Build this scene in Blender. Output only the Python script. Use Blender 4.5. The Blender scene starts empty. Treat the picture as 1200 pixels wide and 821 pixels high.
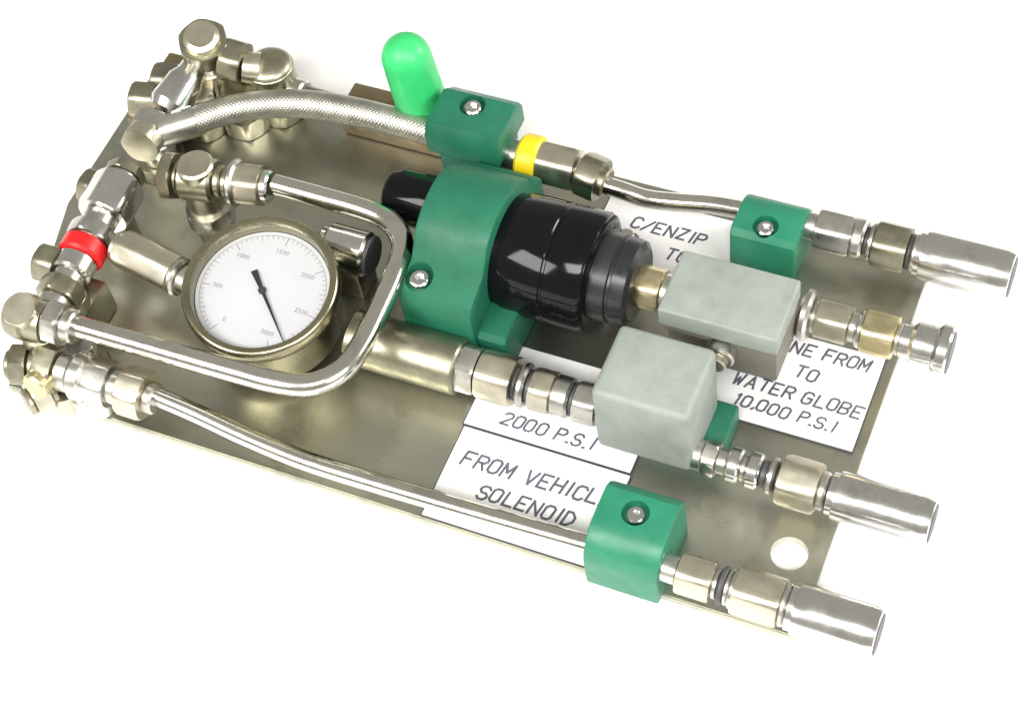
import bpy, bmesh, math, random
from mathutils import Vector as V, Matrix, Euler
random.seed(7)
R = math.radians
scene = bpy.context.scene
COL = scene.collection

# ------------------------------------------------------------------ camera, world, lights, exposure
cam_d = bpy.data.cameras.new('camera')
cam = bpy.data.objects.new('camera', cam_d); COL.objects.link(cam)
cam_d.sensor_fit = 'HORIZONTAL'; cam_d.sensor_width = 36.0
cam_d.lens = 36.0 * 2271.4 / 1200.0
cam_d.clip_start = 0.01; cam_d.clip_end = 100
cam.location = (0.2731, -0.4428, 0.7587)
rz = Matrix.Rotation(R(31.6635), 4, 'Z') @ Matrix.Rotation(R(34.4396), 4, 'X') @ Matrix.Rotation(R(-11.0161), 4, 'Z')
cam.rotation_euler = rz.to_euler()
scene.camera = cam

world = bpy.data.worlds.new('World'); scene.world = world; world.use_nodes = True
bg = world.node_tree.nodes['Background']
bg.inputs['Color'].default_value = (0.30, 0.293, 0.258, 1); bg.inputs['Strength'].default_value = 1.5

def area(name, loc, target, size, power, col=(1, 0.98, 0.95)):
    l = bpy.data.lights.new(name, 'AREA'); l.shape = 'RECTANGLE'; l.size, l.size_y = size; l.energy = power; l.color = col
    o = bpy.data.objects.new(name, l); COL.objects.link(o); o.location = loc
    o.rotation_euler = (V(target) - V(loc)).to_track_quat('-Z', 'Y').to_euler()
    return o
area('softbox_key', (-0.75, -1.15, 1.25), (0, 0, 0), (0.9, 0.7), 34)
area('softbox_fill', (1.25, -0.55, 1.05), (0, 0, 0), (0.8, 0.7), 20)
area('softbox_top', (0.35, -1.05, 1.55), (0, 0, 0), (0.7, 0.5), 26)
area('softbox_back', (1.35, 1.0, 0.75), (0, 0.05, 0), (0.7, 0.4), 22)
scene.view_settings.view_transform = 'Standard'; scene.view_settings.look = 'None'
scene.view_settings.gamma = 1.0; scene.view_settings.exposure = 0.0

# ------------------------------------------------------------------ materials
def mat(name, col, rough=0.4, metal=0.0, var=0.12, vscale=40, bump=0.0, bscale=300, stretch=(1, 1, 1), rvar=0.1, col2=None, spec=0.5, coat=0.0, stain=None):
    if stain is None: stain = .55 if metal else .12
    m = bpy.data.materials.new(name); m.use_nodes = True
    nt = m.node_tree; b = nt.nodes['Principled BSDF']; L = nt.links.new
    b.inputs['Metallic'].default_value = metal
    b.inputs['Specular IOR Level'].default_value = spec
    b.inputs['Coat Weight'].default_value = coat
    tc = nt.nodes.new('ShaderNodeTexCoord'); mp = nt.nodes.new('ShaderNodeMapping'); mp.inputs['Scale'].default_value = stretch
    L(tc.outputs['Object'], mp.inputs['Vector'])
    n = nt.nodes.new('ShaderNodeTexNoise'); n.inputs['Scale'].default_value = vscale; n.inputs['Detail'].default_value = 6; n.inputs['Roughness'].default_value = .6
    L(mp.outputs['Vector'], n.inputs['Vector'])
    cr = nt.nodes.new('ShaderNodeValToRGB')
    c2 = col2 or col
    cr.color_ramp.elements[0].position = .3; cr.color_ramp.elements[1].position = .7
    cr.color_ramp.elements[0].color = [max(0, c * (1 - var)) for c in col] + [1]
    cr.color_ramp.elements[1].color = [min(1, c * (1 + var)) for c in c2] + [1]
    L(n.outputs['Fac'], cr.inputs['Fac'])
    ns = nt.nodes.new('ShaderNodeTexNoise'); ns.inputs['Scale'].default_value = 34; ns.inputs['Detail'].default_value = 9; ns.inputs['Roughness'].default_value = .72
    L(tc.outputs['Object'], ns.inputs['Vector'])
    sr = nt.nodes.new('ShaderNodeMapRange'); sr.inputs['From Min'].default_value = .52; sr.inputs['From Max'].default_value = .72; sr.inputs['To Max'].default_value = stain
    L(ns.outputs['Fac'], sr.inputs['Value'])
    mc = nt.nodes.new('ShaderNodeMix'); mc.data_type = 'RGBA'; L(sr.outputs['Result'], mc.inputs[0]); L(cr.outputs['Color'], mc.inputs[6])
    mc.inputs[7].default_value = [c * .45 for c in col] + [1]
    L(mc.outputs[2], b.inputs['Base Color'])
    mr = nt.nodes.new('ShaderNodeMapRange'); mr.inputs['From Min'].default_value = .3; mr.inputs['From Max'].default_value = .7
    mr.inputs['To Min'].default_value = max(.02, rough - rvar); mr.inputs['To Max'].default_value = rough + rvar
    n2 = nt.nodes.new('ShaderNodeTexNoise'); n2.inputs['Scale'].default_value = vscale * 2.3; n2.inputs['Detail'].default_value = 4
    L(mp.outputs['Vector'], n2.inputs['Vector']); L(n2.outputs['Fac'], mr.inputs['Value']); L(mr.outputs['Result'], b.inputs['Roughness'])
    if bump:
        n3 = nt.nodes.new('ShaderNodeTexNoise'); n3.inputs['Scale'].default_value = bscale; n3.inputs['Detail'].default_value = 3
        L(mp.outputs['Vector'], n3.inputs['Vector'])
        bp = nt.nodes.new('ShaderNodeBump'); bp.inputs['Strength'].default_value = bump; bp.inputs['Distance'].default_value = .00018
        L(n3.outputs['Fac'], bp.inputs['Height']); L(bp.outputs['Normal'], b.inputs['Normal'])
    return m

M = dict(
    plate=mat('brushed_stainless', (.42, .42, .345), .38, 1, .18, 9, .10, 900, (.12, 1, 1), .06, col2=(.49, .485, .415)),
    tube=mat('polished_tube', (.66, .645, .59), .15, 1, .05, 60, .03, 300, (1, 1, 1), .04),
    fit=mat('machined_steel', (.58, .57, .53), .31, 1, .16, 60, .05, 900, (1, 1, 1), .06),
    olive=mat('tarnished_steel', (.33, .315, .235), .38, 1, .24, 60, .08, 700, (1, 1, 1), .07),
    tan=mat('warm_nickel', (.62, .585, .475), .34, 1, .12, 50, .04, 900, (1, 1, 1), .05),
    chrome=mat('satin_chrome', (.66, .655, .64), .20, 1, .04, 60, .02, 900, (1, 1, 1), .05),
    brass=mat('pale_brass', (.66, .58, .36), .34, 1, .06, 60, .04, 900),
    dark=mat('dark_bore', (.075, .075, .08), .5, .3, .2, 90),
    hose=mat('braided_steel', (.47, .465, .41), .42, 1, .2, 60, .0, 500),
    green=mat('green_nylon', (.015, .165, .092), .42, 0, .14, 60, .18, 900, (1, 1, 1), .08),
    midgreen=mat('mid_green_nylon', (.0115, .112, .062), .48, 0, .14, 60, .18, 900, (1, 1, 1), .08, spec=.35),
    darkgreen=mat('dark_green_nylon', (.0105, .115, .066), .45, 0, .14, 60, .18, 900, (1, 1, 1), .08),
    cap=mat('bright_green_vinyl', (.028, .45, .13), .42, 0, .16, 40, .25, 250),
    black=mat('gloss_black_paint', (.004, .004, .005), .09, 0, .2, 60, .05, 160, (1, 1, 1), .04, spec=.20),
    neckpaint=mat('worn_black_paint', (.022, .023, .025), .30, .2, .4, 50, .08, 400),
    charcoal=mat('charcoal_metal', (.10, .11, .11), .3, .7, .2, 60, .05, 300),
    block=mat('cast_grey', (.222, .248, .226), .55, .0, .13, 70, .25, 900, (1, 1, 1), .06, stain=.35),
    block_shaded=mat('cast_grey_shaded', (.125, .12, .098), .5, .0, .10, 45, .16, 1200, (1, 1, 1), .06),  # darker, browner block grey: shadow below the rear block's top put into the colour
    paper=mat('white_label', (.80, .80, .80), .5, 0, .02, 30, .02, 600),
    ink=mat('label_ink', (.10, .095, .13), .6, 0, .35, 500),
    edge=mat('label_edge', (.06, .06, .065), .6, 0, .1, 50),
    dial=mat('dial_white', (.74, .75, .78), .4, 0, .02, 40),
    dialink=mat('dial_ink', (.34, .35, .38), .5, 0, .2, 300),
    needle=mat('needle_black', (.01, .01, .012), .4, 0, .1, 50),
    bezel=mat('bezel_steel', (.36, .335, .23), .25, 1, .12, 50, .03, 400, (1, 1, 1), .05),
    red=mat('red_plastic', (.62, .008, .010), .4, 0, .08, 60, .05, 400),
    yellow=mat('yellow_plastic', (.62, .47, .008), .4, 0, .06, 60, .05, 400),
    brown=mat('brown_steel', (.20, .155, .09), .45, .6, .15, 60, .1, 400),
    floor=mat('white_paper_sweep', (.89, .89, .89), .7, 0, .01, 8, .0, stain=0),
)
# woven braid on the hose: two crossing wave sets as relief
nt = M['hose'].node_tree; b = nt.nodes['Principled BSDF']; tc = nt.nodes.new('ShaderNodeTexCoord'); hs = []
for s in (1, -1):
    mp = nt.nodes.new('ShaderNodeMapping'); mp.inputs['Rotation'].default_value = (0, 0, R(45 * s))
    w = nt.nodes.new('ShaderNodeTexWave'); w.inputs['Scale'].default_value = 2.6; w.inputs['Distortion'].default_value = .3
    nt.links.new(tc.outputs['UV'], mp.inputs['Vector']); nt.links.new(mp.outputs['Vector'], w.inputs['Vector']); hs.append(w)
mx = nt.nodes.new('ShaderNodeMath'); mx.operation = 'MULTIPLY'
nt.links.new(hs[0].outputs['Fac'], mx.inputs[0]); nt.links.new(hs[1].outputs['Fac'], mx.inputs[1])
bp = nt.nodes.new('ShaderNodeBump'); bp.inputs['Strength'].default_value = .4; bp.inputs['Distance'].default_value = .0004
nt.links.new(mx.outputs[0], bp.inputs['Height']); nt.links.new(bp.outputs['Normal'], b.inputs['Normal'])
# gauge window: clear pane with a fresnel sheen
gm = bpy.data.materials.new('gauge_glass'); gm.use_nodes = True; nt = gm.node_tree; nt.nodes.clear()
out = nt.nodes.new('ShaderNodeOutputMaterial'); tr = nt.nodes.new('ShaderNodeBsdfTransparent'); gl = nt.nodes.new('ShaderNodeBsdfGlossy'); gl.inputs['Roughness'].default_value = .05
fr = nt.nodes.new('ShaderNodeFresnel'); fr.inputs['IOR'].default_value = 1.45; ms = nt.nodes.new('ShaderNodeMixShader')
nt.links.new(fr.outputs[0], ms.inputs[0]); nt.links.new(tr.outputs[0], ms.inputs[1]); nt.links.new(gl.outputs[0], ms.inputs[2]); nt.links.new(ms.outputs[0], out.inputs[0])
M['glass'] = gm

# ------------------------------------------------------------------ mesh helpers
def frame(ax):
    a = V(ax).normalized(); up = V((0, 0, 1)) if abs(a.z) < .9 else V((0, 1, 0))
    u = up.cross(a).normalized(); return u, a.cross(u).normalized(), a

def rings(bm, o, ax, prof, seg=32, fn=None, capped=(True, True)):
    u, w, a = frame(ax); o = V(o); prev = None; first = None
    for t, r in prof:
        ring = []
        for k in range(seg):
            th = 2 * math.pi * k / seg
            rr = fn(th, r) if fn else r
            ring.append(bm.verts.new(o + a * t + (u * math.cos(th) + w * math.sin(th)) * max(rr, 1e-5)))
        if prev:
            for k in range(seg):
                bm.faces.new((prev[k], prev[(k + 1) % seg], ring[(k + 1) % seg], ring[k]))
        else: first = ring
        prev = ring
    if capped[0]: bm.faces.new(first[::-1])
    if capped[1]: bm.faces.new(prev)

def cyl(bm, o, ax, t0, t1, r, ch=None, seg=32):
    ch = min(r * .12, (t1 - t0) * .3) if ch is None else ch
    rings(bm, o, ax, [(t0, r - ch), (t0 + ch, r), (t1 - ch, r), (t1, r - ch)], seg)

def hexa(bm, o, ax, t0, t1, r, rot=0.0):
    ap = .866 * r; u, w, a = frame(ax); o = V(o); L = t1 - t0; prev = None; first = None; n = 36
    for t, lim in ((0, .90), (.1, 2), (.9, 2), (1, .90)):
        ring = []
        for k in range(n):
            d = k * 10.0
            h = ap / math.cos(R((d % 60) - 30)); h = min(h, lim * r, .975 * r)
            th = R(d + rot)
            ring.append(bm.verts.new(o + a * (t0 + t * L) + (u * math.cos(th) + w * math.sin(th)) * h))
        if prev:
            for k in range(n): bm.faces.new((prev[k], prev[(k + 1) % n], ring[(k + 1) % n], ring[k]))
        else: first = ring
        prev = ring
    bm.faces.new(first[::-1]); bm.faces.new(prev)

def box(bm, lo, hi, bev=.001, seg=2):
    c = (V(lo) + V(hi)) / 2; s = V(hi) - V(lo)
    r = bmesh.ops.create_cube(bm, size=1, matrix=Matrix.Translation(c) @ Matrix.Diagonal((*s, 1)))
    if bev:
        es = list({e for v in r['verts'] for e in v.link_edges})
        bmesh.ops.bevel(bm, geom=es, offset=bev, segments=seg, affect='EDGES', profile=.5)

def smooth_path(pts, step=.003):
    P = [V(p) for p in pts]; P = [P[0] * 2 - P[1]] + P + [P[-1] * 2 - P[-2]]; out = []
    for i in range(1, len(P) - 2):
        p0, p1, p2, p3 = P[i - 1:i + 3]; n = max(2, int((p2 - p1).length / step))
        # centripetal-ish hermite with tangents scaled to chord length
        L = (p2 - p1).length
        m1 = (p2 - p0).normalized() * L; m2 = (p3 - p1).normalized() * L
        for k in range(n):
            t = k / n; h = t * t; c = h * t
            out.append(p1 * (2*c - 3*h + 1) + m1 * (c - 2*h + t) + p2 * (-2*c + 3*h) + m2 * (c - h))
    out.append(P[-2]); return out

def tube(bm, pts, r, seg=20, uv=False, raw=False):
    P = pts if raw else smooth_path(pts)
    uvl = bm.loops.layers.uv.new('UVMap') if uv else None
    n = (P[1] - P[0]).normalized(); u = (V((0, 0, 1)) if abs(n.z) < .9 else V((0, 1, 0))).cross(n).normalized(); prev = None; first = None; d = 0
    for i, p in enumerate(P):
        t = (P[min(i + 1, len(P) - 1)] - P[max(i - 1, 0)]).normalized()
        u = (u - t * u.dot(t)).normalized(); w = t.cross(u)
        ring = [bm.verts.new(p + (u * math.cos(2*math.pi*k/seg) + w * math.sin(2*math.pi*k/seg)) * r) for k in range(seg)]
        if prev:
            d1 = d + (p - P[i - 1]).length
            for k in range(seg):
                f = bm.faces.new((prev[k], prev[(k + 1) % seg], ring[(k + 1) % seg], ring[k]))
                if uv:
                    for l, (a_, b_) in zip(f.loops, ((k, d), (k + 1, d), (k + 1, d1), (k, d1))): l[uvl].uv = (a_ / seg * 4, b_ / (2*math.pi*r) * 4)
            d = d1
        else: first = ring
        prev = ring
    bm.faces.new(first[::-1]); bm.faces.new(prev)

def sphere(bm, c, r, sc=(1, 1, 1)):
    bmesh.ops.create_uvsphere(bm, u_segments=24, v_segments=14, radius=r, matrix=Matrix.Translation(V(c)) @ Matrix.Diagonal((*sc, 1)))

def prism(bm, prof, x0, x1, bev=.0012):
    """yz outline extruded along x"""
    a = [bm.verts.new((x0, y, z)) for y, z in prof]; b_ = [bm.verts.new((x1, y, z)) for y, z in prof]; n = len(prof)
    fs = [bm.faces.new(a[::-1]), bm.faces.new(b_)]
    for k in range(n): bm.faces.new((a[k], a[(k + 1) % n], b_[(k + 1) % n], b_[k]))
    bmesh.ops.recalc_face_normals(bm, faces=bm.faces)
    if bev:
        es = [e for f in fs for e in f.edges]
        bmesh.ops.bevel(bm, geom=es, offset=bev, segments=2, affect='EDGES', profile=.5)

def obj(name, bm, m, parent=None, label=None, ang=32):
    bmesh.ops.recalc_face_normals(bm, faces=bm.faces)
    me = bpy.data.meshes.new(name); bm.to_mesh(me); bm.free()
    me.materials.append(M[m] if isinstance(m, str) else m)
    me.shade_smooth(); me.set_sharp_from_angle(angle=R(ang))
    o = bpy.data.objects.new(name, me); COL.objects.link(o)
    if parent: o.parent = parent
    if label: o['label'] = label
    return o

def cut(o, cutter_bm, ang=32):
    me = bpy.data.meshes.new('cutter'); bmesh.ops.recalc_face_normals(cutter_bm, faces=cutter_bm.faces); cutter_bm.to_mesh(me); cutter_bm.free()
    c = bpy.data.objects.new('cutter', me); COL.objects.link(c)
    md = o.modifiers.new('cut', 'BOOLEAN'); md.operation = 'DIFFERENCE'; md.solver = 'EXACT'; md.object = c
    dg = bpy.context.evaluated_depsgraph_get(); dg.update()
    new = bpy.data.meshes.new_from_object(o.evaluated_get(dg)); o.modifiers.clear()
    old = o.data; o.data = new; bpy.data.objects.remove(c); bpy.data.meshes.remove(me)
    o.data.shade_smooth(); o.data.set_sharp_from_angle(angle=R(ang))
    return o

def new(): return bmesh.new()

def run(name, o, ax, segs, label=None, m='fit', rot=0):
    """a line of turned and hexagonal pieces along one axis: round pieces are the body, each nut or sleeve a child.
    seg = (kind, length, radius, material, child name)"""
    bm = new(); t = 0; kids = []
    for s in segs:
        k, L, r = s[:3]; mm = s[3] if len(s) > 3 else m
        if k == 'c': cyl(bm, o, ax, t, t + L, r)
        elif k == 'k': rings(bm, o, ax, [(t, r[0]), (t + L, r[1])])                 # cone
        elif k == 'h': kids.append(('hex_nut', 'h', t, t + L, r, mm))
        elif k == 'r': kids.append((s[4], 'c', t, t + L, r, mm))
        elif k == 'g': pass
        t += L
    rmin = min([(s[2] if s[0] != 'k' else min(s[2])) for s in segs if s[0] != 'g'])
    cyl(bm, o, ax, .0003, t - .0003, rmin * .8, 0, 24)
    part = obj(name, bm, m, ROOT, label)
    for nm, k, t0, t1, r, mm in kids:
        b2 = new()
        if k == 'h': hexa(b2, o, ax, t0, t1, r, rot)
        else: cyl(b2, o, ax, t0, t1, r)
        obj(nm, b2, mm, part)
    return part

def bolt(parent, x, y, z, r=.0042):
    bm = new(); cyl(bm, (x, y, z), (0, 0, 1), -.004, .0022, r, .0007, 24)
    o = obj('bolt', bm, 'chrome', parent)
    c = new(); hexa(c, (x, y, z), (0, 0, 1), .0004, .004, r * .55)
    cut(o, c)
    return o

def counterbore(o, x, y, ztop, depth=.004, r=.0062):
    c = new(); cyl(c, (x, y, 0), (0, 0, 1), ztop - depth, ztop + .02, r, 0, 28); cut(o, c)

# ------------------------------------------------------------------ setting: white paper under the panel
bm = new(); box(bm, (-3, -3, -.06), (3, 3, -.0052), 0)
fl = obj('floor', bm, 'floor'); fl['kind'] = 'structure'

# ------------------------------------------------------------------ the panel
ROOT = bpy.data.objects.new('hydraulic_panel', None); COL.objects.link(ROOT); ROOT.empty_display_size = .05
ROOT['label'] = 'stainless hydraulic panel with pressure gauge, black cylinder, green clamps and bent tubes'
ROOT['category'] = 'hydraulic panel'

# base plate: bent sheet, corner cut away at the left
bm = new()
outl = [(-.226, -.097), (.172, -.097), (.172, .114), (-.255, .114), (-.255, .012)]
vs = [bm.verts.new((x, y, -.005)) for x, y in outl]; f = bm.faces.new(vs)
ex = bmesh.ops.extrude_face_region(bm, geom=[f]); bmesh.ops.translate(bm, vec=(0, 0, .005), verts=[e for e in ex['geom'] if isinstance(e, bmesh.types.BMVert)])
bmesh.ops.recalc_face_normals(bm, faces=bm.faces)
bmesh.ops.bevel(bm, geom=[e for e in bm.edges], offset=.0006, segments=2, affect='EDGES')
plate = obj('base_plate', bm, 'plate', ROOT, 'flat brushed stainless base plate with a round hole near its corner')
c = new(); cyl(c, (.1565, -.0599, 0), (0, 0, 1), -.02, .02, .0082, 0, 40); cut(plate, c)
c = new(); cyl(c, (-.240, .098, 0), (0, 0, 1), -.02, .02, .006, 0, 32); cut(plate, c)

# ------------------------------------------------------------------ labels with their lettering
GLYPH = {  # stroked capitals on a 4 x 6 grid, as a pantograph engraver draws them
 'A': ['00 26 40', '12 32'], 'B': ['00 06 36 45 44 33 03', '33 42 41 30 00'], 'C': ['45 36 16 05 01 10 30 41'], 'D': ['00 06 26 44 42 20 00'],
 'E': ['46 06 00 40', '03 33'], 'F': ['46 06 00', '03 33'], 'G': ['45 36 16 05 01 10 30 41 43 23'], 'H': ['00 06', '40 46', '03 43'], 'I': ['10 16'],
 'L': ['06 00 40'], 'M': ['00 06 22 46 40'], 'N': ['00 06 40 46'], 'O': ['10 01 05 16 36 45 41 30 10'], 'P': ['00 06 36 45 44 33 03'],
 'R': ['00 06 36 45 44 33 03', '23 40'], 'S': ['45 36 16 05 04 13 33 42 41 30 10 01'], 'T': ['20 26', '06 46'], 'V': ['06 20 46'], 'W': ['06 10 24 30 46'],
 'Z': ['06 46 00 40'], '0': ['10 01 05 16 36 45 41 30 10'], '1': ['05 16 10'], '2': ['05 16 36 45 44 00 40'], '.': ['00 10'], ',': ['00 11'], '/': ['00 46'], ' ': []}
def text_mesh(s, size, x, y, z, parent):
    bm = new(); h = size * .72; g = h / 6; w = g * .50; cx = x
    for ch in s:
        jx, jy = random.uniform(-.25, .25) * g, random.uniform(-.3, .3) * g
        for st in GLYPH[ch]:
            q = [V((cx + jx + int(p[0]) * g * .95 + int(p[1]) * g * .20, y + jy + int(p[1]) * g, 0)) for p in st.split()]
            for a, b_ in zip(q, q[1:]):
                d = (b_ - a).normalized(); n = V((-d.y, d.x, 0)) * w; a2, b2 = a - d * w * .7, b_ + d * w * .7
                k = random.uniform(0, .00004)
                c = [a2 + n, a2 - n, b2 - n, b2 + n]
                lo = [bm.verts.new((p.x, p.y, z)) for p in c]; hi = [bm.verts.new((p.x, p.y, z + .00008 + k)) for p in c]
                bm.faces.new(hi)
                for m_ in range(4): bm.faces.new((lo[m_], lo[(m_ + 1) % 4], hi[(m_ + 1) % 4], hi[m_]))
        cx += g * (2.4 if ch in '.,' else 3.2 if ch in 'I1' else 3.4 if ch == ' ' else 5.9 if ch in 'MW' else 5.5)
    o = obj('lettering', bm, 'ink', parent); o['kind'] = 'stuff'
    return o

def label(x0, y0, x1, y1, lines, desc):
    bm = new(); box(bm, (x0, y0, .0003), (x1, y1, .0011), 0)
    o = obj('name_label', bm, 'paper', ROOT, desc)
    e = new()
    for lo, hi in (((x0 - .0006, y0 - .0006, .0002), (x1 + .0006, y0, .0010)), ((x0 - .0006, y1, .0002), (x1 + .0006, y1 + .0006, .0010)),
                   ((x1, y0, .0002), (x1 + .0006, y1, .0010)), ((x0 - .0006, y0, .0002), (x0, y1, .0010))): box(e, lo, hi, 0)
    obj('label_edge', e, 'edge', o)
    for s, tx, ty, sz in lines: text_mesh(s, sz, tx, ty, .0012, o)
    return o
label(-.0045, -.0957, .0775, -.0466, [('FROM VEHICLE', .0015, -.0655, .0100), ('SOLENOID', .0150, -.0795, .0096)], 'white label lettered FROM VEHICLE SOLENOID beside the front tube')
label(-.0055, -.0451, .0768, .0030, [('2000 P.S.I', .0105, -.0395, .0088)], 'white label lettered 2000 P.S.I under the front grey valve block')
label(.0850, -.0025, .1670, .0500, [('LINE FROM', .1150, .0400, .0088), ('TO', .1300, .0275, .0088), ('WATER GLOBE', .1045, .0150, .0088), ('10,000 P.S.I', .1085, .0045, .0082)], 'white label lettered GLOBE 10,000 P.S.I at the right end')
label(.0120, .0560, .0880, .1040, [('C/ENZIP', .0275, .0855, .0090), ('TO', .0500, .0725, .0090)], 'white label under the rear tube and rear clamp')

# ------------------------------------------------------------------ green clamps
def arc(cy, cz, r, a0, a1, n): return [(cy + r * math.cos(R(a0 + (a1 - a0) * k / n)), cz + r * math.sin(R(a0 + (a1 - a0) * k / n))) for k in range(n + 1)]
def pipe_clamp(x0, x1, prof, bx, by, bz, desc, m='green'):
    bm = new(); prism(bm, prof, x0, x1)
    o = obj('pipe_clamp', bm, m, ROOT, desc)
    counterbore(o, bx, by, bz); bolt(o, bx, by, bz - .003)
    return o
# front clamp: rounded nose over the tube, bolt behind it
p1 = [(-.064, .0004), (-.064, .026), (-.067, .031), (-.071, .034), (-.086, .034)] + arc(-.086, .018, .016, 90, 180, 8)[1:] + [(-.102, .0004)]
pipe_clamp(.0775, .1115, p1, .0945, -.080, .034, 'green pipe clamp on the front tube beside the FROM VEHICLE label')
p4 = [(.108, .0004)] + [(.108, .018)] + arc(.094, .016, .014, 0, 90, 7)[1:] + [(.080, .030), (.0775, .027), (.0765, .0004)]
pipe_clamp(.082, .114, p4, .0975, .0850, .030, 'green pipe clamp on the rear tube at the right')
# tall rear clamp: post with a wider head
bm = new(); box(bm, (-.0685, .079, .0004), (-.0375, .106, .036), .0015)
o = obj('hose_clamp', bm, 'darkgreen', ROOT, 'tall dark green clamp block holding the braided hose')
bm = new()
hp = [(.0765, .033), (.0765, .045), (.0800, .051), (.1030, .051), (.1095, .045), (.1095, .033)]
prism(bm, hp, -.0740, -.0335, .003)
h = obj('clamp_head', bm, 'darkgreen', o)
counterbore(h, -.0550, .0965, .051, .004, .0065); bolt(o, -.0550, .0965, .048, .0046)
# big saddle clamp over the black cylinder
AY, AZ, AR = .0325, .034, .0290
bm = new()
ro = AR + .0050
prof = [(-.0140, .0004), (-.0140, .0400), (-.0115, .0445), (.0040, .0500)] + [(AY + ro * math.cos(R(a)), AZ + ro * math.sin(R(a))) for a in range(128, 14, -8)] + [(.0700, .0420), (.0740, .0380), (.0740, .0004)]
prism(bm, prof, -.0470, -.0100, .0022)
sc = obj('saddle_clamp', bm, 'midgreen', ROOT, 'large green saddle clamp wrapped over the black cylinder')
counterbore(sc, -.0395, -.0035, .0485, .005, .0068); bolt(sc, -.0395, -.0035, .0445, .0048)
bm = new(); prism(bm, [(-.0128, .0004), (-.0128, .0240), (-.0105, .0270), (.0050, .0280), (.0660, .0280), (.0660, .0004)], -.0105, .0050, .0022)
obj('clamp_foot', bm, 'midgreen', sc)
# green pad under the front valve block
bm = new(); box(bm, (.0660, -.0330, .0012), (.1150, -.0040, .0160), .0015)
obj('green_pad', bm, 'darkgreen', ROOT, 'dark green pad under the front grey valve block')

# ------------------------------------------------------------------ black pressure cylinder
ax = (1, 0, 0); o0 = (0, AY, AZ)
bm = new()
rings(bm, o0, ax, [(-.047, .0268), (-.0085, .0275), (-.0060, .0280), (-.0040, AR), (.0150, AR), (.0156, .0285), (.0166, .0285), (.0172, AR), (.0330, AR), (.0350, .0280), (.0358, .0262), (.0362, .0240)], 56)
pc = obj('pressure_cylinder', bm, 'black', ROOT, 'glossy black pressure cylinder lying under the saddle clamp')
bm = new(); rings(bm, o0, ax, [(.0360, .0215), (.0440, .0212), (.0446, .0200), (.0458, .0200), (.0464, .0210), (.0528, .0202), (.0545, .0175)], 40)
obj('neck', bm, 'neckpaint', pc)
bm = new(); rings(bm, (0, .0450, .0360), ax, [(-.0790, .0090), (-.0770, .0118), (-.072, .0135), (-.0465, .0138)], 40)
obj('end_cap', bm, 'black', pc)
bm = new(); hexa(bm, o0, ax, .0545, .0660, .0110, 15); obj('hex_nut', bm, 'brass', pc)
bm = new(); cyl(bm, o0, ax, .0655, .0745, .0085); obj('stub', bm, 'fit', pc)
# small steel bleed fitting behind the cylinder's shoulder
run('bleed_fitting', (.0360, .062, .0015), (0, 0, 1), [('c', .012, .0060), ('h', .008, .0075, 'olive'), ('c', .006, .004)])
# chrome plug left of the cylinder
run('chrome_plug', (-.1010, .0120, .0290), (1, 0, 0), [('c', .0040, .0085), ('c', .0215, .0110), ('r', .0020, .0098, 'dark', 'seal')], 'short satin chrome plug beside the gauge', m='chrome')
bm = new(); box(bm, (-.096, .004, .0004), (-.080, .020, .0185), .001); obj('plug_bracket', bm, 'olive', ROOT)

# ------------------------------------------------------------------ grey valve blocks
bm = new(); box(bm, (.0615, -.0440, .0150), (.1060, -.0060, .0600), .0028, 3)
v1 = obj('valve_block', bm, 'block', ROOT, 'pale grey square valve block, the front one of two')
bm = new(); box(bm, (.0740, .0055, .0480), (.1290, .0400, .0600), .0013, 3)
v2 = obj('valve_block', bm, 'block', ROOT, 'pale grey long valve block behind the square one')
b2 = new(); box(b2, (.0755, .0075, .0245), (.1283, .0385, .0482), .0010, 2); vb = obj('valve_body', b2, 'block_shaded', v2); c = new(); box(c, (.070, .0000, .030), (.0975, .0130, .0430), 0); cut(vb, c)
for nm, r0, r1, t0, t1, mm in (('port_ring', .0075, .0075, 0, .006, 'fit'), ('port_stub', .005, .005, .006, .010, 'tan')):
    b2 = new(); cyl(b2, (.1030, .0076, .0400), (0, -1, 0), t0, t1, r0); obj(nm, b2, mm, v2)
b2 = new(); box(b2, (.080, .0215, .0012), (.122, .038, .0245), .001); obj('riser', b2, 'charcoal', v2)

# ------------------------------------------------------------------ couplings at the right-hand ends
def end_cylinder(part, o, ax, t0, t1, r, m='chrome', flare=False):
    bm = new()
    if flare: prof = [(t0, r * .62), (t0 + .004, r * .62), (t0 + .006, r * .80), (t1 - .007, r * .80), (t1 - .005, r), (t1 - .001, r), (t1, r * .94)]
    else: prof = [(t0, r * .86), (t0 + .0025, r * .86), (t0 + .0030, r * .97), (t0 + .006, r), (t1 - .004, r), (t1 - .0005, r * .93), (t1, r * .88)]
    rings(bm, o, ax, prof + [(t1, r * .80), (t1 - .004, r * .78)], 40)
    s = obj('coupling_sleeve', bm, m, part)
    b2 = new(); cyl(b2, o, ax, t1 - .0048, t1 + .0004, r * .795, .0006); obj('bore', b2, 'dark', part)
X = (1, 0, 0)
p = run('quick_coupling', (.1110, -.0935, .020), X, [('c', .0075, .0062, 'fit'), ('g', .0005, 0), ('h', .0150, .0102, 'tan'), ('c', .0030, .0068), ('r', .0025, .0085, 'dark', 'seal'), ('c', .0025, .0080), ('r', .0020, .0088, 'chrome', 'collar'), ('h', .0200, .0118, 'tan'), ('c', .003, .0095)], 'chrome coupling at the end of the front tube', rot=5)
end_cylinder(p, (.1675, -.0935, .020), X, 0, .0380, .0118)
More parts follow.
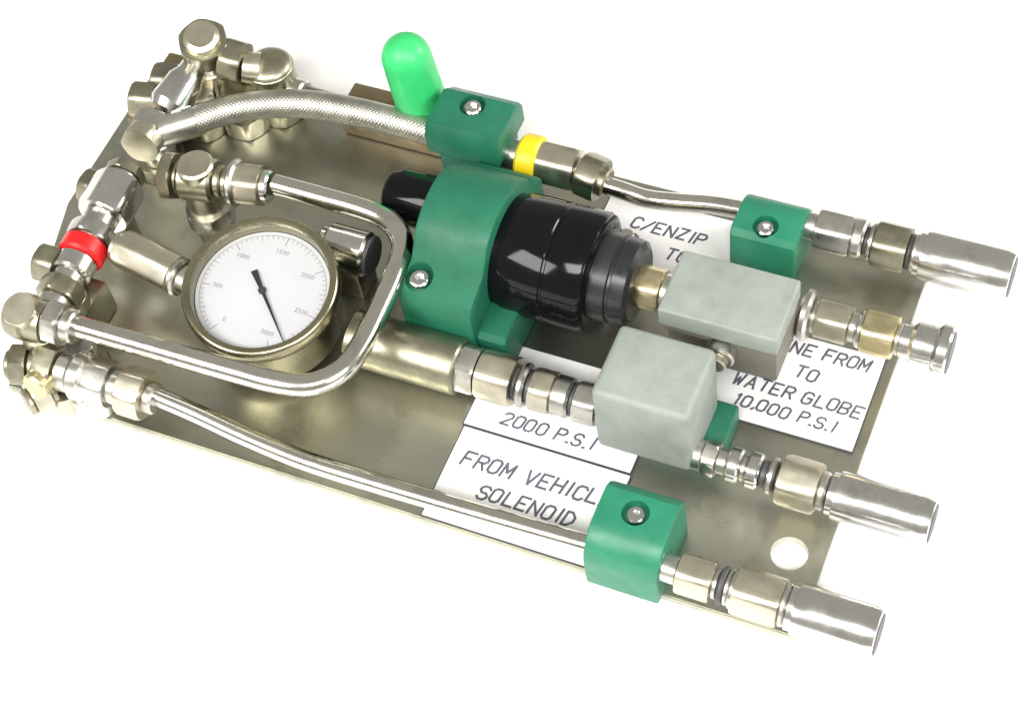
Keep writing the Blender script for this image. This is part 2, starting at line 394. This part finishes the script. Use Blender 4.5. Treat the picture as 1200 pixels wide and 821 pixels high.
p = run('quick_coupling', (.1050, -.0365, .020), X, [('c', .0050, .0070), ('h', .0060, .0088), ('c', .0050, .0060), ('r', .0060, .0080, 'chrome', 'collar'), ('c', .0030, .0062), ('r', .0060, .0084, 'chrome', 'collar'), ('r', .0035, .0062, 'dark', 'seal'), ('c', .0035, .0085), ('r', .0020, .0062, 'dark', 'seal'), ('h', .0170, .0122, 'tan'), ('c', .0040, .0088)], 'chrome coupling leaving the front valve block', rot=18)
end_cylinder(p, (.1670, -.0365, .020), X, 0, .0450, .0112)
p = run('quick_coupling', (.1285, .0430, .030), X, [('r', .0050, .0120, 'fit', 'flange'), ('c', .0030, .0075), ('h', .0145, .0102, 'tan'), ('c', .0040, .0068), ('r', .0030, .0088, 'chrome', 'collar'), ('h', .0140, .0112, 'brass'), ('c', .0030, .0075)], 'short flared coupling leaving the rear valve block', rot=10)
end_cylinder(p, (.1750, .0430, .030), X, 0, .0220, .0125, 'chrome', True)
p = run('quick_coupling', (.1130, .0985, .020), X, [('c', .0060, .0070), ('h', .0170, .0112, 'fit'), ('r', .0060, .0100, 'fit', 'collar'), ('r', .0020, .0070, 'dark', 'seal'), ('c', .0030, .0095), ('h', .0155, .0124, 'olive'), ('r', .0022, .0085, 'dark', 'seal'), ('c', .0030, .0095)], 'chrome coupling at the end of the rear tube', rot=12)
end_cylinder(p, (.1670, .0985, .020), X, 0, .0440, .0125)

# ------------------------------------------------------------------ tubes
bm = new(); tube(bm, [(-.140, -.0900, .0245), (-.118, -.0915, .0230), (-.092, -.0935, .0195), (-.062, -.0948, .0165), (-.030, -.0948, .0162), (.030, -.0940, .0170), (.0800, -.0935, .0190)], .0046)
obj('front_tube', bm, 'tube', ROOT, 'polished steel tube along the front edge of the plate')
bm = new(); tube(bm, [(-.130, .0262, .045), (-.110, .0262, .045), (-.080, .0256, .045), (-.066, .0225, .045), (-.0555, .0125, .045), (-.0520, -.002, .045), (-.0505, -.025, .045), (-.0500, -.044, .045), (-.0525, -.060, .045), (-.0620, -.0715, .045), (-.077, -.0755, .045), (-.100, -.0765, .045), (-.140, -.0772, .045), (-.186, -.0780, .045)], .0054)
obj('looped_tube', bm, 'tube', ROOT, 'polished steel tube bent in a loop around the gauge')
bm = new(); tube(bm, [(.014, .0862, .0285), (.024, .0870, .0265), (.036, .0895, .0215), (.050, .0930, .0200), (.066, .0965, .0200), (.085, .0985, .0200)], .0045)
obj('rear_tube', bm, 'tube', ROOT, 'short polished tube running into the rear clamp')
# braided hose
bm = new(); tube(bm, [(-.2070, .0520, .030), (-.1990, .0590, .030), (-.1850, .0715, .030), (-.1690, .0805, .030), (-.1500, .0872, .030), (-.1270, .0905, .030), (-.1000, .0912, .030), (-.0680, .0900, .030)], .0073, 24, True)
hose = obj('braided_hose', bm, 'hose', ROOT, 'braided steel hose curving into the tall green clamp')
b2 = new(); tube(b2, [V((-.2120, .0480, .030)), V((-.1965, .0612, .030))], .0083, 24, raw=True); obj('ferrule', b2, 'fit', hose)
# line beyond the tall clamp
p = run('line_fitting', (-.0400, .0893, .030), X, [('c', .0115, .0078, 'fit'), ('r', .0105, .0122, 'yellow', 'yellow_ring'), ('h', .0190, .0118, 'tan'), ('c', .0030, .0070)], 'steel fitting with a yellow ring beside the tall green clamp', rot=8)
b2 = new(); hexa(b2, (.0035, .0892, .030), (1, -.16, -.06), 0, .0110, .0118, 20); obj('hex_nut', b2, 'olive', p)
b2 = new(); cyl(b2, (.0125, .0878, .0295), (1, -.12, -.12), 0, .0050, .0075); obj('collar', b2, 'olive', p)

# ------------------------------------------------------------------ middle line into the front valve block
bm = new(); cyl(bm, (-.0680, -.0268, .0180), X, 0, .0560, .0135, .001, 40)
ml = obj('supply_cylinder', bm, 'olive', ROOT, 'wide satin steel cylinder between the gauge and the front valve block')
for nm, t0, t1, r, k, mm in (('hex_nut', -.0120, -.0030, .0125, 'h', 'fit'), ('hex_nut', -.0020, .0150, .0130, 'h', 'tan'), ('seal', .0150, .0175, .0085, 'c', 'dark'), ('collar', .0175, .0215, .0105, 'c', 'fit'), ('seal', .0215, .0240, .0080, 'c', 'dark'),
                          ('hex_nut', .0240, .0340, .0110, 'h', 'tan'), ('collar', .0340, .0430, .0095, 'c', 'fit'), ('seal', .0430, .0455, .0080, 'c', 'dark'), ('hex_nut', .0455, .0560, .0105, 'h', 'fit'), ('stub', .0560, .0660, .0080, 'c', 'fit')):
    b2 = new()
    if k == 'h': hexa(b2, (0, -.0262, .0180), X, t0, t1, r, 10)
    else: cyl(b2, (0, -.0262, .0180), X, t0, t1, r)
    obj(nm, b2, mm, ml)

# ------------------------------------------------------------------ pressure gauge
GC = V((-.1075, -.0325, .050)); G = V((.06, -.11, 1)).normalized(); GR = .0372
bm = new(); rings(bm, GC, G, [(-.040, .024), (-.0385, .0300), (-.036, .0325), (-.010, .0335), (-.0098, .0335)], 72)
pg = obj('pressure_gauge', bm, 'bezel', ROOT, 'round pressure gauge with a white dial and black needle', 40)
bm = new(); rings(bm, GC, G, [(-.0100, GR - .004), (-.0090, GR - .0015), (-.006, GR), (-.001, GR), (.0008, GR - .0010), (.0012, GR - .0022), (.0004, GR - .0044)], 84, capped=(True, False))
obj('bezel', bm, 'bezel', pg, ang=50)
bm = new(); rings(bm, GC, G, [(.0003, GR - .0044), (-.0072, GR - .0050)], 84, capped=(False, False)); obj('bezel_throat', bm, 'bezel', pg)
bm = new(); rings(bm, GC, G, [(-.0076, GR - .0052), (-.0066, GR - .0052)], 72); obj('dial', bm, 'dial', pg)
gu, gw, ga = frame(G)
# dial axes: 'east' follows the panel's long direction
ge = (V((1, 0, 0)) - G * G.x).normalized(); gn = G.cross(ge)
def on_dial(e, n, h): return GC + ge * e + gn * n + G * h
bm = new()
def bar(bm, a, b_, w0, w1, h, th=.00012):
    d = V((b_[0] - a[0], b_[1] - a[1])).normalized(); s = V((-d.y, d.x))
    q = [(a[0] + s.x * w0, a[1] + s.y * w0), (a[0] - s.x * w0, a[1] - s.y * w0), (b_[0] - s.x * w1, b_[1] - s.y * w1), (b_[0] + s.x * w1, b_[1] + s.y * w1)]
    lo = [bm.verts.new(on_dial(x, y, h)) for x, y in q]; hi = [bm.verts.new(on_dial(x, y, h + th)) for x, y in q]
    bm.faces.new(lo[::-1]); bm.faces.new(hi)
    for k in range(4): bm.faces.new((lo[k], lo[(k + 1) % 4], hi[(k + 1) % 4], hi[k]))
rd = GR - .0072
for k in range(61):
    a = R(-150 + 300 * k / 60 + 90); c_, s_ = math.cos(a), math.sin(a); big = k % 10 == 0; mid = k % 5 == 0
    r1 = rd - (.0042 if big else .0030 if mid else .0018)
    bar(bm, (rd * c_, rd * s_), (r1 * c_, r1 * s_), .00022 if big else .00014, .00022 if big else .00014, -.0066)
for k in range(90):
    a0 = R(-60 + 300 * k / 90); a1 = R(-60 + 300 * (k + 1) / 90)
    bar(bm, (rd * math.cos(a0), rd * math.sin(a0)), (rd * math.cos(a1), rd * math.sin(a1)), .00012, .00012, -.0066)
me_dst = bm
DM = Matrix((( ge.x, gn.x, G.x, 0), (ge.y, gn.y, G.y, 0), (ge.z, gn.z, G.z, 0), (0, 0, 0, 1)))
for k, s in enumerate(('0', '500', '1000', '1500', '2000', '2500', '3000')):
    a = R(240 - 50 * k); r_ = rd - .0080
    cu = bpy.data.curves.new('n', 'FONT'); cu.body = s; cu.size = .0034; cu.align_x = 'CENTER'; cu.align_y = 'CENTER'; cu.extrude = .00005; cu.resolution_u = 2
    t = bpy.data.objects.new('n', cu); COL.objects.link(t); dg = bpy.context.evaluated_depsgraph_get(); dg.update()
    tm = bpy.data.meshes.new_from_object(t.evaluated_get(dg)); bpy.data.objects.remove(t)
    tm.transform(Matrix.Translation(on_dial(r_ * math.cos(a), r_ * math.sin(a), -.0065)) @ DM); bm.from_mesh(tm); bpy.data.meshes.remove(tm)
mk = obj('dial_markings', bm, 'dialink', pg); mk['kind'] = 'stuff'
bm = new()
nd = V((.70, -.714))
bar(bm, (-nd.x * .0115, -nd.y * .0115), (0, 0), .0016, .0008, -.0054, .0005)
bar(bm, (0, 0), (nd.x * .0300, nd.y * .0300), .0008, .0002, -.0054, .0005)
nb = obj('needle', bm, 'needle', pg)
bm = new(); cyl(bm, on_dial(0, 0, -.0062), G, 0, .0016, .0019); obj('needle_hub', bm, 'charcoal', pg)
bm = new(); rings(bm, GC, G, [(-.0016, GR - .0043), (-.0008, GR - .0043)], 64); obj('gauge_glass', bm, 'glass', pg)
# stem from the gauge to the left column
d = V((-.040, .0075, 0)); so = V((-.1420, -.0335, .0330))
p = run('gauge_stem', so, d, [('c', .012, .0075, 'tan'), ('r', .004, .0098, 'fit', 'collar'), ('h', .0330, .0108, 'tan'), ('c', .0040, .0085)], 'hexagonal stem joining the gauge to the left fittings', rot=15)

# ------------------------------------------------------------------ left column of fittings
Y = (0, 1, 0); Z = (0, 0, 1)
# lower-left: vertical elbow stack carrying the looped tube, and the front tube's fitting below it
p = run('elbow_fitting', (-.2035, -.0815, .0004), Z, [('h', .0090, .0135, 'olive'), ('c', .0060, .0090), ('h', .0110, .0125, 'olive'), ('c', .0120, .0095), ], 'tarnished elbow fitting stacked at the front left corner', m='olive', rot=0)
b2 = new(); rings(b2, (-.2175, -.0812, .0455), X, [(0, .0060), (.0012, .0085), (.0035, .0105), (.0065, .0112), (.0115, .0112), (.0120, .0098), (.0215, .0098)], 32); obj('elbow_body', b2, 'olive', p)
b2 = new(); hexa(b2, (-.2060, -.0812, .0455), (0, -.25, 1), .0040, .0120, .0090, 0); obj('hex_cap', b2, 'tan', p)
b2 = new(); hexa(b2, (-.1965, -.0795, .0455), X, .001, .0090, .0112, 0); obj('hex_nut', b2, 'fit', p)
b2 = new(); cyl(b2, (-.1965, -.0790, .0455), X, .0090, .0150, .0082); obj('collar', b2, 'fit', p)
p = run('tee_fitting', (-.2000, -.0915, .0240), X, [('h', .0100, .0130, 'olive'), ('c', .0080, .0100, 'fit'), ('c', .0080, .0120), ('h', .0120, .0120, 'fit'), ('c', .0060, .0085), ('h', .0130, .0125, 'tan'), ('c', .0050, .0075)], 'tee fitting feeding the front tube', m='fit', rot=20)
b2 = new(); hexa(b2, (-.1945, -.0915, .0004), Z, 0, .0120, .0135, 10); obj('hex_nut', b2, 'tan', p)
b2 = new(); cyl(b2, (-.178, -.0915, .0004), Z, 0, .0160, .0110); obj('tee_branch', b2, 'fit', p)
b2 = new(); cyl(b2, (-.1945, -.0915, .0240), (-.1, -1, .2), .006, .0150, .0068); obj('plug', b2, 'brass', p)
p = run('bulkhead_nut', (-.2030, -.0905, .0200), (-1, -.35, .1), [('c', .0060, .0080), ('h', .0080, .0110, 'olive'), ('c', .0030, .0070, 'fit')], m='olive')
p = run('bulkhead_nut', (-.1960, -.0960, .0120), (-.6, -1, .1), [('c', .0040, .0075), ('h', .0080, .0105, 'tan'), ('c', .0030, .0070, 'olive')], m='olive')
p = run('bulkhead_nut', (-.1880, -.0790, .0004), (0, 0, 1), [('h', .0100, .0125, 'olive'), ('c', .0140, .0085), ('h', .0070, .0105, 'fit')], m='olive')
p = run('bulkhead_nut', (-.2080, -.0560, .0004), (-.15, 0, 1), [('c', .0160, .0090), ('h', .0110, .0125, 'olive'), ('c', .0060, .0080, 'fit')], m='olive')
p = run('bulkhead_nut', (-.2080, .0800, .0004), (0, 0, 1), [('h', .0120, .0130, 'olive'), ('c', .0100, .0100), ('h', .0080, .0120, 'tan')], m='olive')
p = run('bulkhead_nut', (-.1870, .0880, .0004), (0, 0, 1), [('h', .0120, .0130, 'tan'), ('c', .0160, .0095)], m='olive')
# column running back from the corner
p = run('column_pipe', (-.2060, -.0690, .0340), (-.07, 1, 0), [('c', .0070, .0085), ('h', .0090, .0115, 'olive'), ('c', .0060, .0078), ('r', .0100, .0098, 'chrome', 'collar'), ('r', .0095, .0114, 'red', 'red_ring'), ('c', .0010, .0090), ('h', .0080, .0122, 'fit'), ('c', .0080, .0085, 'fit'), ('h', .0210, .0140, 'chrome'), ('c', .0040, .0090), ('h', .0050, .0105, 'olive')], 'column of steel fittings with a red ring at the left end', rot=25)
b2 = new(); hexa(b2, (-.2150, -.0440, .0330), (-1, 0, 0), 0, .0110, .0105, 0); obj('hex_nut', b2, 'olive', p)
b2 = new(); cyl(b2, (-.2140, -.0020, .0180), Z, -.0176, .012, .0105); obj('pipe_foot', b2, 'olive', p)
b2 = new(); cyl(b2, (-.2060, -.0560, .0180), Z, -.0176, .012, .0095); obj('pipe_foot', b2, 'olive', p)
b2 = new(); hexa(b2, (-.2210, .0080, .0260), (-1, .1, 0), 0, .0120, .0100, 0); obj('hex_nut', b2, 'olive', p)
# upper leg of the loop: nut, tee, branch
p = run('tee_fitting', (-.1860, .0165, .0430), (1, .15, .03), [('h', .0060, .0128, 'olive'), ('c', .0030, .0085), ('c', .0180, .0110, 'olive'), ('c', .0040, .0080), ('c', .0040, .0075), ('r', .0040, .0118, 'fit', 'collar'), ('h', .0120, .0112, 'tan'), ('r', .0045, .0080, 'chrome', 'collar')], 'tee fitting above the gauge feeding the looped tube', m='olive', rot=10)
b2 = new(); cyl(b2, (-.1690, .0190, .0004), Z, 0, .0420, .0095); obj('tee_branch', b2, 'olive', p)
b2 = new(); hexa(b2, (-.1690, .0190, .0004), Z, .012, .0230, .0130, 0); obj('hex_nut', b2, 'fit', p)
b2 = new(); cyl(b2, (-.1680, .0190, .0430), Z, 0, .0125, .0092); obj('tee_cap', b2, 'tan', p)
# hose end elbow
p = run('hose_elbow', (-.2160, .0480, .0004), Z, [('h', .0100, .0135, 'olive'), ('c', .0080, .0090), ('c', .0080, .0108)], 'elbow fitting at the start of the braided hose', m='fit', rot=0)
b2 = new(); box(b2, (-.2245, .0400, .0210), (-.2075, .0570, .0390), .0035, 2); obj('elbow_body', b2, 'fit', p)
b2 = new(); hexa(b2, (-.2160, .0480, .0300), (.1, -1, .2), .004, .0130, .0110, 0); obj('hex_nut', b2, 'tan', p)
b2 = new(); rings(b2, (-.2130, .0590, .0330), (.16, 1, .18), [(0, .0085), (.004, .0108), (.019, .0098), (.024, .0075), (.032, .0072)], 32); obj('tapered_union', b2, 'chrome', p)
# rear left tower
p = run('tower_fitting', (-.2060, .0960, .0004), Z, [('h', .0110, .0145, 'olive'), ('c', .0060, .0100), ('c', .0180, .0125, 'olive'), ('h', .0100, .0132, 'fit')], 'tower of steel fittings at the rear left corner', m='olive', rot=12)
b2 = new(); hexa(b2, (-.2055, .0965, .0420), (.15, -.2, 1), 0, .0110, .0138, 5); obj('hex_nut', b2, 'olive', p)
b2 = new(); rings(b2, (-.2040, .0945, .0525), (.15, -.2, 1), [(0, .0098), (.0035, .0092), (.0050, .0070)], 28); obj('plug', b2, 'tan', p)
b2 = new(); hexa(b2, (-.1950, .0960, .0400), (1, .05, -.15), 0, .0110, .0125, 10); obj('hex_nut', b2, 'olive', p)
b2 = new(); rings(b2, (-.1850, .0960, .0370), (1, .35, -.25), [(0, .0080), (.0085, .0085)], 28); obj('bridge', b2, 'tan', p)
for yy, xx in ((.0840, -.2190), (.0690, -.2240)):
    b2 = new(); hexa(b2, (xx, yy, .0260), (-1, -.2, 0), 0, .0130, .0108, 0); obj('hex_nut', b2, 'olive', p)
    b2 = new(); cyl(b2, (xx + .012, yy, .0260), (-1, 0, 0), 0, .012, .0075); obj('stub', b2, 'olive', p)
p = run('capped_fitting', (-.1735, .1020, .0004), Z, [('h', .0120, .0140, 'olive'), ('c', .0100, .0095), ('r', .0140, .0125, 'olive', 'cap_skirt')], 'short grey capped fitting beside the rear tower', m='olive')
b2 = new(); sphere(b2, (-.1735, .1020, .0350), .0122, (1, 1, .45)); obj('domed_cap', b2, 'olive', p)
b2 = new(); cyl(b2, (-.1640, .1000, .0200), (1, -.05, 0), 0, .0090, .0085); obj('collar', b2, 'fit', p)
bm = new(); tube(bm, [(-.157, .1000, .0200), (-.135, .0990, .0200), (-.110, .0985, .0190)], .0060)
obj('rear_link_tube', bm, 'olive', ROOT)
bm = new(); box(bm, (-.2370, .0560, .0004), (-.2200, .1040, .0240), .0015); obj('manifold_bar', bm, 'brown', ROOT, 'brownish steel bar under the fittings at the rear left corner')
bm = new(); box(bm, (-.2180, -.0760, .0004), (-.1960, -.0380, .0220), .0015); obj('manifold_bar', bm, 'olive', ROOT)
# bracket and bright green cap
bm = new(); box(bm, (-.1350, .0975, .0004), (-.0760, .1175, .0190), .0012)
obj('bracket', bm, 'brown', ROOT, 'brown steel bracket behind the braided hose')
CX, CY = -.0895, .1050
bm = new()
prof = [(.0190, .0134), (.0195, .0139), (.0222, .0139), (.0228, .0132), (.0560, .0127), (.0640, .0124)] + [(.0640 + .0125 * math.sin(R(a)), .0124 * math.cos(R(a))) for a in range(10, 90, 10)] + [(.0766, .0005)]
rings(bm, (CX + .0035, CY, 0), (-.10, .01, 1), prof, 40)
obj('protective_cap', bm, 'cap', ROOT, 'bright green domed vinyl cap standing behind the hose', 45)
